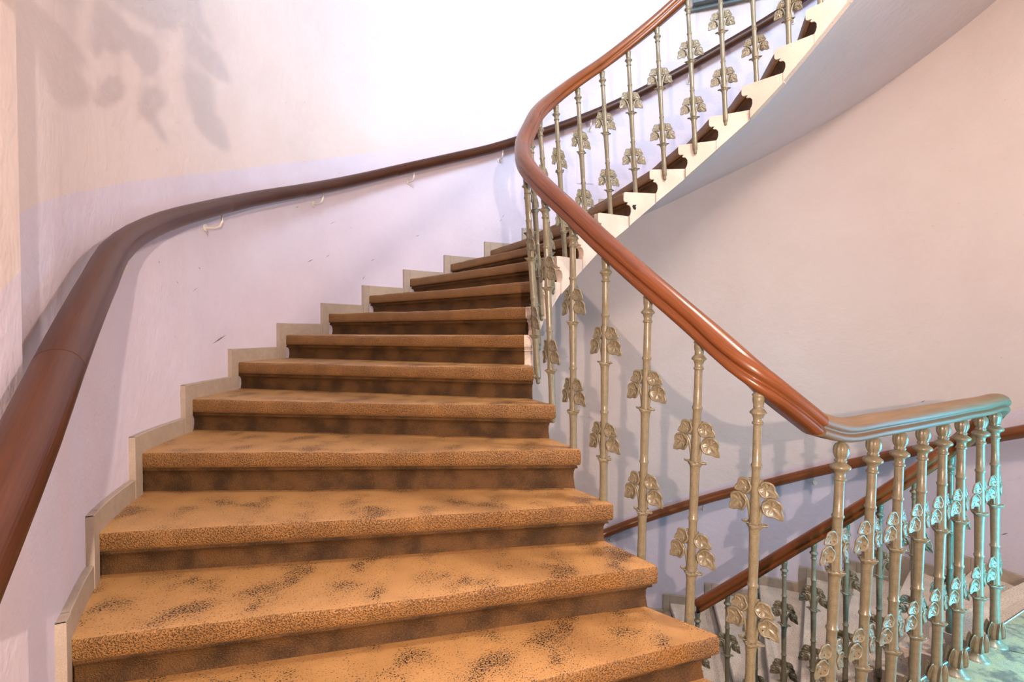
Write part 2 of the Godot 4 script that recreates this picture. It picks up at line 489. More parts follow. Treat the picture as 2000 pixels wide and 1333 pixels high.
func build_shell() -> void:
	var far := structure("wall_far", "curved plaster wall of the stairwell, cream above a climbing lavender dado")
	part("dado", wall_band(-2.5, 24.9, 0.25, func(s): return soffit_out(s) if s > 3.0 else -3.0, dado_up), M.lavender, far)
	part("upper_plaster", wall_band(-2.5, 24.9, 0.25, dado_up, func(_s): return 6.7), M.cream, far)
	part("lower_dado", wall_band(2.8, 24.9, 0.25, func(_s): return -3.0, func(s): return maxf(dado_low(s), -2.9)), M.lavender, far)
	part("lower_plaster", wall_band(2.8, 24.9, 0.25, func(s): return maxf(dado_low(s), -2.9), soffit_out), M.cream, far)
	# scuffs on the paint
	for q in [[4.515, 0.92, 4.83, 0.972, 4.0], [6.54, 1.477, 6.71, 1.512, 2.5], [6.98, 1.535, 7.09, 1.567, 2.0], [8.075, 1.558, 8.17, 1.583, 2.0], [7.87, 1.401, 7.935, 1.437, 2.5], [6.295, 1.842, 6.375, 1.857, 2.0], [11.325, 2.082, 11.395, 2.124, 2.0], [11.26, 2.045, 11.325, 2.072, 2.0], [9.16, 1.814, 9.27, 1.833, 2.0], [3.48, 1.308, 3.49, 1.295, 2.0], [4.25, 1.321, 4.3, 1.316, 2.0], [4.13, 1.192, 4.23, 1.217, 1.5], [3.8, 1.23, 3.845, 1.219, 1.5], [7.09, 1.794, 7.23, 1.823, 1.5], [21.29, 0.403, 21.375, 0.423, 3.0], [22.665, -0.481, 22.785, -0.449, 4.0], [20.525, 0.122, 20.565, 0.133, 3.0]]:
		var sc := begin()
		var a: Vector3 = V(outer(q[0], -0.0185), q[1])
		var b: Vector3 = V(outer(q[2], -0.0185), q[3])
		var w0 := (b - a).normalized()
		var out3: Vector3 = V(outer(q[0], 0.1), 0) - V(outer(q[0], 0.0), 0)
		var wd: Vector3 = w0.cross(out3.normalized()).normalized() * q[4] * 0.001
		quad(sc, a, (a + b) * 0.5 - wd, b, (a + b) * 0.5 + wd, out3)
		part("scuff", fin(sc), M.scuff, far)
	# pier of the opening at the left, a hand's breadth proud of the curved wall
	var left := structure("wall_left", "orange-lit plaster pier at the left edge")
	var w := Vector2(0.48, -0.88).normalized()
	var nrm := Vector2(0.88, 0.48).normalized()
	var e0 := Vector2(-1.028, 1.10) + w * 0.064
	var line := func(t: float): return Vector2(-1.01, 1.11).lerp(Vector2(-1.01, 1.11) + w, t)
	for q in [["dado", M.lavender, true], ["plaster", M.cream, false]]:
		var st := begin()
		var za := 1.11
		var zb := 0.47
		var p0 := e0 + nrm * 0.035
		var p1 := e0 + w * 1.45 + nrm * 0.035
		var q0 := e0 - nrm * 0.3
		var q1 := e0 + w * 1.45 - nrm * 0.3
		if q[2]:
			prism(st, [V(p0, -3), V(p1, -3), V(q1, -3), V(q0, -3)], [V(p0, za), V(p1, zb), V(q1, zb), V(q0, za)])
		else:
			prism(st, [V(p0, za), V(p1, zb), V(q1, zb), V(q0, za)], [V(p0, 6.7), V(p1, 6.7), V(q1, 6.7), V(q0, 6.7)])
		part(q[0], fin(st), q[1], left)
	# the room behind the eye
	var c0 := Vector2(-0.30, -0.23)
	var near := structure("wall_near", "plaster walls of the landing behind the viewer")
	var walls := [[c0, Vector2(-1.7, -0.6)], [Vector2(-1.7, -0.6), Vector2(-1.7, -1.9)], [Vector2(-1.7, -1.9), Vector2(3.6, -1.9)]]
	for q in walls:
		var a: Vector2 = q[0]
		var b: Vector2 = q[1]
		var t2: Vector2 = (b - a).normalized()
		var o := Vector2(t2.y, -t2.x) * 0.25
		if o.dot(Vector2(0.9, 0.6) - a) > 0.0:
			o = -o
		a -= t2 * 0.0
		b += t2 * 0.25
		var st := begin()
		prism(st, [V(a, -3), V(b, -3), V(b + o, -3), V(a + o, -3)], [V(a, 6.7), V(b, 6.7), V(b + o, 6.7), V(a + o, 6.7)])
		part("plaster", fin(st), M.cream, near)
	var right := structure("unseen_wall_right", "unseen plaster wall right of the landing, with a pier added to block window light")
	var stw := begin()  # wall set close in to bring the unseen window near the balusters
	for w3 in [[Vector2(2.3, 1.74), Vector2(2.3, 0.9), Vector2(3.0, 0.9), Vector2(3.0, 1.44), Vector2(2.75, 1.5)], [Vector2(2.97, 2.25), Vector2(2.97, -2.1), Vector2(3.3, -2.1), Vector2(3.3, 2.25)], [Vector2(2.97, 2.25), Vector2(3.9, 2.25), Vector2(3.9, 2.0), Vector2(2.97, 2.0)], [Vector2(3.62, 3.2), Vector2(3.62, 2.2), Vector2(3.9, 2.2), Vector2(3.9, 3.2)]]:  # first outline: pier added to keep window light off the left wall
		var lo3 := []
		var hi3 := []
		for p3: Vector2 in w3:
			lo3.append(V(p3, FLOOR_Z if w3.size() == 5 else -3.0))
			hi3.append(V(p3, 3.3 if w3.size() == 5 else 6.7))
		prism(stw, lo3, hi3)
	part("plaster", fin(stw), M.cream, right)
	# unseen windows: framed glowing panes, placed to light the far wall and landing
	for q in [["unseen_window_1", Vector2(0.9, -1.88), 5.35, 2.4, 1.9, 0.0, Color(0.86, 0.94, 1.0)], ["unseen_window_2", Vector2(2.955, 1.72), 0.06, 0.5, 0.95, PI / 2, Color(0.6, 0.9, 1.0)]]:
		var win := structure(q[0], "bright window out of view, placed to light the stairwell")
		var b := Basis(Vector3.UP, q[5])
		var at := V(q[1], q[2])
		var m := plain(Color(0.9, 0.95, 1.0), 0.3)
		m.emission_enabled = true
		m.emission = q[6]
		m.emission_energy_multiplier = 1.5
		var st := begin()
		box(st, at, Vector3(q[3], q[4], 0.02), b)
		part("pane", fin(st), m, win)
		for sx in [-1, 1]:
			st = begin()
			box(st, at + b * Vector3(sx * q[3] * 0.5, 0, 0), Vector3(0.08, q[4] + 0.08, 0.06), b)
			part("frame_stile", fin(st), M.white_paint, win)
			st = begin()
			box(st, at + b * Vector3(0, sx * q[4] * 0.5, 0), Vector3(q[3], 0.08, 0.06), b)
			part("frame_rail", fin(st), M.white_paint, win)
	# landing, the landing above, top and bottom
	var edge := [Vector2(3.7, 3.37), Vector2(0.93, 1.772)]
	var poly := PackedVector2Array([edge[0], edge[1], Vector2(0.98, 1.48), Vector2(-0.70, 0.47), Vector2(-0.30, -0.23), Vector2(-1.72, -0.62), Vector2(-1.72, -1.92), Vector2(3.7, -1.92)])
	var fl := structure("floor", "worn grey-green stone landing with dark scuffs at the lower right")
	part("flagstone", slab(poly, FLOOR_Z - 0.09, FLOOR_Z), M.flag, fl)
	var dir: Vector2 = (edge[0] - edge[1]).normalized()
	var stn := begin(true)
	var prof := [Vector2(-0.03, 0.0), Vector2(-0.03, -0.09), Vector2(0.012, -0.09), Vector2(0.024, -0.075), Vector2(0.03, -0.045), Vector2(0.024, -0.014), Vector2(0.008, -0.001)]
	var path := []
	for i in 13:
		path.append(V(edge[0].lerp(edge[1], i / 12.0), FLOOR_Z))
	sweep(stn, path, prof)
	part("nosing", fin(stn), M.pale_tread, fl)
	# crack across the landing stone
	var stc := begin()
	var cp := []
	for q in [Vector2(2.27, 2.43), Vector2(2.33, 2.40), Vector2(2.39, 2.385), Vector2(2.44, 2.34), Vector2(2.48, 2.345), Vector2(2.53, 2.325), Vector2(2.62, 2.31), Vector2(2.75, 2.27)]:
		cp.append(V(q, FLOOR_Z + 0.0008))
	for i in cp.size() - 1:
		var a: Vector3 = cp[i]
		var b: Vector3 = cp[i + 1]
		var sd := (b - a).cross(Vector3.UP).normalized() * (0.0022 + 0.0012 * (i % 3))
		quad(stc, a - sd, b - sd, b + sd, a + sd, Vector3.UP)
	part("crack", fin(stc), M.crack, fl)
	var up_poly := PackedVector2Array([edge[0], edge[1], Vector2(0.98, 1.48), Vector2(-0.70, 0.47), Vector2(-0.30, -0.23), Vector2(-1.72, -0.62), Vector2(-1.72, -1.92), Vector2(3.7, -1.92)])
	var ce := structure("ceiling", "plastered underside of the landing above")
	part("plaster", slab(up_poly, FLOOR_Z + STOREY - 0.22, FLOOR_Z + STOREY), M.ceiling_paint, ce)
	var big := PackedVector2Array([Vector2(-2.2, -2.3), Vector2(4.2, -2.3), Vector2(4.2, 6.0), Vector2(-2.2, 6.0)])
	part("stairwell_top", slab(big, 6.6, 6.85), M.ceiling_paint, ce)
	var bt := structure("floor_1", "floor at the foot of the stairwell")
	part("slab", slab(big, -3.3, -3.0), M.flag, bt)
	# underside of the flights
	for lowf in [false, true]:
		var so := structure("ceiling_%d" % (2 if lowf else 1), "smooth plastered underside of the %s flight" % ("descending" if lowf else "rising"))
		var st := begin(true)
		var a0 := -12.0 if lowf else 2.0
		var a1 := -4.0 if lowf else 23.4
		var n := int((a1 - a0) * 4)
		var f := func(a: float) -> Array:
			if lowf:
				var i0 := int(floor(a))
				return [low_in(i0).lerp(low_in(i0 + 1), a - i0), outer(low_s(a), -0.04), RISE * a - 0.26]
			return [inner(a), outer(a, -0.04), RISE * a - 0.255]
		for i in n:
			var A: Array = f.call(lerpf(a0, a1, float(i) / n))
			var B: Array = f.call(lerpf(a0, a1, float(i + 1) / n))
			for k in 6:
				var u0 := k / 6.0
				var u1 := (k + 1) / 6.0
				quad(st, V(A[0].lerp(A[1], u0), A[2]), V(B[0].lerp(B[1], u0), B[2]), V(B[0].lerp(B[1], u1), B[2]), V(A[0].lerp(A[1], u1), A[2]), Vector3.DOWN)
				quad(st, V(A[0].lerp(A[1], u0), A[2] + 0.02), V(B[0].lerp(B[1], u0), B[2] + 0.02), V(B[0].lerp(B[1], u1), B[2] + 0.02), V(A[0].lerp(A[1], u1), A[2] + 0.02), Vector3.UP)
		part("plaster", fin(st), M.ceiling_paint, so)

# ---------------------------------------------------------------- steps
# front profile: (set back, below the tread), nosing then riser
const NOSING := [Vector2(0.016, 0.0), Vector2(0.006, -0.002), Vector2(0.001, -0.008), Vector2(0.0, -0.018), Vector2(0.0, -0.05), Vector2(0.003, -0.06), Vector2(0.010, -0.066)]
const RISER := [Vector2(0.020, -0.066), Vector2(0.030, -0.068), Vector2(0.030, -0.072), Vector2(0.024, -0.076), Vector2(0.024, -0.083), Vector2(0.042, -0.088), Vector2(0.052, -0.105), Vector2(0.053, -0.13), Vector2(0.048, -0.15), Vector2(0.042, -0.18)]

func step_parts(o: Node3D, ni: Vector2, no: Vector2, ni2: Vector2, no2: Vector2, z: float, base: Vector3, mt: Material, mr: Material, mn: Material, seed_: int, white: bool, soff0: float, soff1: float, white_full := true) -> void:
	var line := (no - ni).normalized()
	var back := Vector2(-line.y, line.x)
	if back.dot(ni2 - ni) < 0.0:
		back = -back
	var din := (ni2 - ni).normalized()
	var dout := (no2 - no).normalized()
	var ki := 1.0 / maxf(0.4, din.dot(back))
	var ko := 1.0 / maxf(0.4, dout.dot(back))
	no -= -line * 0.06
	no2 += (no2 - ni2).normalized() * 0.06
	var N := 26
	var nz := fnl(seed_, 3.0, 3)
	var at := func(t: float, u: float, dz: float) -> Vector3:
		var a := ni + din * t * ki
		var b := no + dout * t * ko
		return V(a.lerp(b, u), z + dz) - base
	# tread slab; its front edge is a rougher part of its own
	var st := begin(true)
	var sn := begin(true)
	var wear := func(u: float, i: int) -> float:
		if i > 3: return 0.0
		return (0.006 * exp(-pow((u - 0.42) / 0.25, 2.0)) + 0.0045 * (nz.get_noise_2d(u * 2.2, 3.0) + 0.6 * nz.get_noise_2d(u * 9.0, 7.0)))
	var backl := func(u: float, dz: float) -> Vector3:
		return V((ni2 + (ni2 - ni).normalized() * 0.05).lerp(no2 + (no2 - no).normalized() * 0.06, u), z + dz) - base
	for k in N:
		var u0 := float(k) / N
		var u1 := float(k + 1) / N
		for i in NOSING.size() - 1:
			var p: Vector2 = NOSING[i]
			var q: Vector2 = NOSING[i + 1]
			var h := V(-back, 0) - V(Vector2.ZERO, 0) + Vector3.UP * (0.8 - i * 0.25)
			quad(st if i < 1 else sn, at.call(p.x, u0, p.y - wear.call(u0, i)), at.call(p.x, u1, p.y - wear.call(u1, i)), at.call(q.x, u1, q.y - wear.call(u1, i + 1)), at.call(q.x, u0, q.y - wear.call(u0, i + 1)), h)
		var prev := 0.016
		for i in 3:
			var t2: float = [0.06, 0.16, 0.0][i]
			var A: Vector3 = at.call(prev, u0, -wear.call(u0, 0) * (1.0 if i == 0 else (0.6 if i == 1 else 0.15)))
			var B: Vector3 = at.call(prev, u1, -wear.call(u1, 0) * (1.0 if i == 0 else (0.6 if i == 1 else 0.15)))
			var C: Vector3
			var D: Vector3
			if i == 2 or t2 * ki > (ni2 - ni).length() * 0.9:
				C = backl.call(u1, 0.0)
				D = backl.call(u0, 0.0)
			else:
				C = at.call(t2, u1, -wear.call(u1, 0) * (0.6 if i == 0 else 0.15))
				D = at.call(t2, u0, -wear.call(u0, 0) * (0.6 if i == 0 else 0.15))
			quad(st, A, B, C, D, Vector3.UP)
			prev = t2
			if i < 2 and t2 * ki > (ni2 - ni).length() * 0.9:
				break
		st.set_smooth_group(-1)
		quad(st, at.call(0.010, u0, -0.066), at.call(0.010, u1, -0.066), backl.call(u1, -0.03), backl.call(u0, -0.03), Vector3.DOWN)
		quad(st, backl.call(u0, 0.0), backl.call(u1, 0.0), backl.call(u1, -0.03), backl.call(u0, -0.03), V(back, 0) - V(Vector2.ZERO, 0))
		st.set_smooth_group(0)
	# inner end of the slab
	st.set_smooth_group(-1)
	var hin := V(ni, 0) - V(no, 0)
	for i in NOSING.size() - 1:
		tri(st, at.call(NOSING[i].x, 0.0, NOSING[i].y), at.call(NOSING[i + 1].x, 0.0, NOSING[i + 1].y), at.call(0.02, 0.0, -0.03), hin)
	quad(st, at.call(0.016, 0, 0), backl.call(0.0, 0.0), backl.call(0.0, -0.03), at.call(0.02, 0.0, -0.03), hin)
	tri(st, at.call(0.010, 0, -0.066), backl.call(0.0, -0.03), at.call(0.02, 0.0, -0.03), hin)
	part("tread", fin(st), mt, o)
	part("nosing", fin(sn), mn, o)
	# riser below the nosing
	st = begin(true)
	for k in N:
		var u0 := float(k) / N
		var u1 := float(k + 1) / N
		for i in RISER.size() - 1:
			var p: Vector2 = RISER[i]
			var q: Vector2 = RISER[i + 1]
			quad(st, at.call(p.x, u0, p.y), at.call(p.x, u1, p.y), at.call(q.x, u1, q.y), at.call(q.x, u0, q.y), V(-back, 0) - V(Vector2.ZERO, 0))
	st.set_smooth_group(-1)
	var bk := []
	for e in [[0.0, -0.03], [1.0, -0.03], [1.0, -0.034], [0.0, -0.034]]:
		bk.append(backl.call(e[0], e[1]))
	quad(st, bk[0], bk[1], bk[2], bk[3], V(back, 0) - V(Vector2.ZERO, 0))
	quad(st, at.call(0.042, 0, -0.18), at.call(0.042, 1, -0.18), bk[2], bk[3], Vector3.DOWN)
	quad(st, at.call(0.020, 0, -0.066), at.call(0.020, 1, -0.066), bk[1], bk[0], Vector3.UP)
	for i in RISER.size() - 1:
		tri(st, at.call(RISER[i].x, 0.0, RISER[i].y), at.call(RISER[i + 1].x, 0.0, RISER[i + 1].y), at.call(0.07, 0.0, -0.075), hin)
	tri(st, at.call(0.02, 0, -0.066), bk[0], at.call(0.07, 0.0, -0.075), hin)
	quad(st, at.call(0.07, 0.0, -0.075), bk[0], bk[3], at.call(0.042, 0, -0.18), hin)
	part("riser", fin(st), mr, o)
	# plastered inner end, down to the underside
	if white:
		var L := (ni2 - ni).length()
		var pl := PackedVector2Array()
		if white_full:
			for p in NOSING:
				pl.append(Vector2(p.x * ki, p.y))
			for p in RISER:
				pl.append(Vector2(p.x * ki, maxf(p.y, -RISE)))
		else:
			pl.append(Vector2(0.07 * ki, -0.04))
			pl.append(Vector2(0.07 * ki, -0.15))
		var back_t := L + 0.042 * ki
		pl.append(Vector2(0.042 * ki, soff0 - z + (soff1 - soff0) * 0.042 * ki / L))
		pl.append(Vector2(back_t, soff1 - z + (soff1 - soff0) * 0.042 * ki / L))
		pl.append(Vector2(back_t, 0.0 if white_full else -0.04))
		st = begin()
		var sidev := Vector2(din.y, -din.x)
		if sidev.dot(ni - no) < 0.0:
			sidev = -sidev
		var out_off := 0.012 if white_full else -0.006
		var pt := func(q: Vector2, off: float) -> Vector3:
			return V(ni + din * q.x + sidev * off, z + q.y) - base
		var idx := Geometry2D.triangulate_polygon(pl)
		var sh := V(sidev, 0) - V(Vector2.ZERO, 0)
		for i in range(0, idx.size(), 3):
			tri(st, pt.call(pl[idx[i]], out_off), pt.call(pl[idx[i + 1]], out_off), pt.call(pl[idx[i + 2]], out_off), sh)
		var c2 := Vector2(L * 0.5, -0.12)
		for i in pl.size():
			var a := pl[i]
			var b := pl[(i + 1) % pl.size()]
			var m := (a + b) * 0.5 - c2
			quad(st, pt.call(a, out_off), pt.call(b, out_off), pt.call(b, -0.03), pt.call(a, -0.03), (V(din, 0) - V(Vector2.ZERO, 0)) * m.x + Vector3.UP * m.y)
		part("plastered_end", fin(st), M.string_plaster, o)
		if seed_ == 112:
			# a chip knocked out of the plaster
			st = begin()
			var rim := []
			for q in [Vector2(-9, 2), Vector2(-4, -8), Vector2(4, -13), Vector2(9, -6), Vector2(6, 3), Vector2(11, 9), Vector2(1, 10), Vector2(-7, 8)]:
				rim.append(pt.call(Vector2(0.075, -0.098) + q * 0.0016, 0.0128))
			for i in range(1, rim.size() - 1):
				tri(st, rim[0], rim[i], rim[i + 1], sh)
			part("chip", fin(st), M.crack, o)

func build_steps() -> void:
	for k in range(-2, 23):
		var z := tread_z(k)
		var ni: Vector2 = NOSE_IN[k - K0]
		var no: Vector2 = NOSE_OUT[k - K0]
		var base := V((ni + no) * 0.5, z - RISE)
		var words := ""
		if k < 0:
			words = "lowest worn stone step, just above the landing" if k == -2 else "worn stone step cut off by the bottom edge, below the lowest full tread"
		elif k < 12:
			words = "worn brown stone step, %s full tread up from the bottom edge" % ORD[k]
		else:
			words = "stone step with white plastered end, %s full tread up from the bottom edge" % ORD[k]
		var o := thing("stone_step", words, "step", base, "worn stone steps of the rising flight")
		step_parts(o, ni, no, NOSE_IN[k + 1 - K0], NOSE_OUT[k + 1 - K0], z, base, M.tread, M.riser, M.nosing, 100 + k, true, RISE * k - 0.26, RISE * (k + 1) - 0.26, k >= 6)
	for j in range(-4, -15, -1):
		var z := RISE * j
		var ni := low_in(j)
		var no := outer(low_s(j))
		var n2 := low_in(j + 1) if j < -4 else Vector2(2.46, 2.66)
		var o2 := outer(low_s(j + 1)) if j < -4 else Vector2(3.58, 3.30)
		var base := V((ni + no) * 0.5, z - RISE)
		var words := "pale stone winder step of the descending flight, %s down from the landing" % ORD[-4 - j]
		var o := thing("stone_step", words, "step", base, "pale stone steps of the descending flight")
		step_parts(o, ni, no, n2, o2, z, base, M.pale_tread, M.pale_riser, M.pale_nosing, 300 + j, true, RISE * j - 0.26, RISE * (j + 1) - 0.26)
	# riser from the last step up to the landing
	var st := begin()
	var a := Vector2(2.0, 2.36)
	var b := Vector2(3.62, 3.295)
	var q := Vector2(0.5, -0.866) * 0.12
	prism(st, [V(a, FLOOR_Z - 0.35), V(b, FLOOR_Z - 0.35), V(b + q, FLOOR_Z - 0.35), V(a + q, FLOOR_Z - 0.35)], [V(a, FLOOR_Z - 0.085), V(b, FLOOR_Z - 0.085), V(b + q, FLOOR_Z - 0.085), V(a + q, FLOOR_Z - 0.085)])
	var tr := structure("trim_1", "brown stone riser under the landing's edge")
	part("riser", fin(st), M.pale_riser, tr)

func tile_mesh(s0: float, s1: float, z0: float, z1: float, thick: float) -> ArrayMesh:
	var st := begin()
	var n := 3 if s1 - s0 > 0.3 else 1
	for i in n:
		var a := lerpf(s0, s1, float(i) / n)
		var b := lerpf(s0, s1, float(i + 1) / n)
		var c := 0.003
		var f0 := outer(a, thick - 0.02)
		var f1 := outer(b, thick - 0.02)
		var g0 := outer(a, -0.035)
		var g1 := outer(b, -0.035)
		var e0 := outer(a, thick - 0.02 - c)
		var e1 := outer(b, thick - 0.02 - c)
		var inw := V(f0, 0) - V(g0, 0)
		quad(st, V(f0, z0), V(f1, z0), V(f1, z1 - c), V(f0, z1 - c), inw)
		quad(st, V(f0, z1 - c), V(f1, z1 - c), V(e1, z1), V(e0, z1), inw + Vector3.UP * 0.1)
		quad(st, V(e0, z1), V(e1, z1), V(g1, z1), V(g0, z1), Vector3.UP)
		if i == 0:
			quad(st, V(f0, z0), V(f0, z1 - c), V(g0, z1 - c), V(g0, z0), V(f0, 0) - V(f1, 0))
		if i == n - 1:
			quad(st, V(f1, z0), V(f1, z1 - c), V(g1, z1 - c), V(g1, z0), V(f1, 0) - V(f0, 0))
	return fin(st)

func build_skirting() -> void:
	var b := structure("baseboard_far", "grey stepped stone skirting tiles along the rising flight")
	for k in range(-2, 22):
		var z := tread_z(k)
		var d := 0.15
		part("tile", tile_mesh(k - d, k - 0.006, tread_z(k - 1) - 0.01, z + 0.078, 0.024), M.tile, b)
		part("tile", tile_mesh(k, k + 1 - d - 0.006, z - 0.01, z + 0.078, 0.022), M.tile, b)
	var c := structure("baseboard_right", "grey stepped stone skirting tiles along the descending flight")
	for j in range(-14, -3):
		var z := RISE * j
		var s := low_s(j)
		var s2 := low_s(j + 1)
		part("tile", tile_mesh(s - 0.17, s - 0.006, z - RISE - 0.01, z + 0.085, 0.024), M.tile, c)
		part("tile", tile_mesh(s, s2 - 0.176, z - 0.01, z + 0.085, 0.022), M.tile, c)

# ---------------------------------------------------------------- balusters
# a cast leaf: round bowl with a rolled rim, ribs and piercings, its point towards +x, face to +z, centre at the origin
func cast_leaf(R: float, pierced := true) -> ArrayMesh:
	var st := begin(true)
	var nr := 5
	var nt := 28
	var rad := func(th: float) -> float:
		var t := wrapf(th, -PI, PI)
		return R * (0.92 + 0.66 * exp(-pow(t / 0.30, 2.0)) + 0.10 * exp(-pow((absf(t) - 1.25) / 0.4, 2.0)) - 0.16 * exp(-pow((absf(t) - PI) / 0.35, 2.0)))
	var pos := func(rho: float, th: float, side: float) -> Vector3:
		var t := wrapf(th, -PI, PI)
		var r: float = rad.call(th) * rho
		var rib := exp(-pow(t / 0.22, 2.0)) + 0.9 * exp(-pow((absf(t) - 1.15) / 0.22, 2.0)) + 0.8 * exp(-pow((absf(t) - 2.2) / 0.25, 2.0))
		var z := R * 0.42 * (rho * rho - 0.55) + 0.16 * R * rib * sin(PI * minf(1.0, rho * 1.05)) + 0.14 * R * exp(-pow(rho / 0.25, 2.0))
		z -= 0.35 * R * maxf(0.0, cos(t)) * rho * rho
		return Vector3(r * cos(th), r * sin(th), z + side * 0.0022)
	for i in nr:
		for j in nt:
			var r0 := float(i) / nr
			var r1 := float(i + 1) / nr
			var t0 := -PI + TAU * j / nt
			var t1 := -PI + TAU * (j + 1) / nt
			if pierced and i == 3 and (j == 11 or j == 16 or j == 6 or j == 21):
				continue
			for sd in [1.0, -1.0]:
				if i == 0:
					tri(st, pos.call(0.0, 0.0, sd), pos.call(r1, t0, sd), pos.call(r1, t1, sd), Vector3(0, 0, sd))
				else:
					quad(st, pos.call(r0, t0, sd), pos.call(r1, t0, sd), pos.call(r1, t1, sd), pos.call(r0, t1, sd), Vector3(0, 0, sd))
	var path := []
	for j in nt + 1:
		path.append(pos.call(1.0, -PI + TAU * j / nt, 0.0))
	sweep(st, path, circle(minf(0.0038, R * 0.17), 6), true, 0.0, Vector3(0, 0, 1))
	return fin(st)

# a slim pointed petal from the origin along +x
func petal(L: float, W: float) -> ArrayMesh:
	var st := begin(true)
	var n := 8
	var pos := func(a: float, b: float, side: float) -> Vector3:
		var w := W * pow(maxf(sin(PI * pow(a, 0.65)), 0.0), 0.7)
		return Vector3(L * a, b * w, W * (0.35 * b * b) + 0.12 * L * a * a + side * 0.0015)
	for i in n:
		for j in 4:
			for sd in [1.0, -1.0]:
				quad(st, pos.call(float(i) / n, j / 2.0 - 1.0, sd), pos.call(float(i + 1) / n, j / 2.0 - 1.0, sd), pos.call(float(i + 1) / n, (j + 1) / 2.0 - 1.0, sd), pos.call(float(i) / n, (j + 1) / 2.0 - 1.0, sd), Vector3(0, 0, sd))
	for e in [-1.0, 1.0]:
		var path := []
		for i in n + 1:
			path.append(pos.call(float(i) / n, e, 0.0))
		sweep(st, path, circle(0.0022, 5), true, 0.0, Vector3(0, 0, 1))
	return fin(st)

var MB := {}     # shared baluster meshes
const NODE := [0.892, 0.728, 0.536, 0.349, 0.159]     # collar, upper node, upper bract, lower node, lower bract

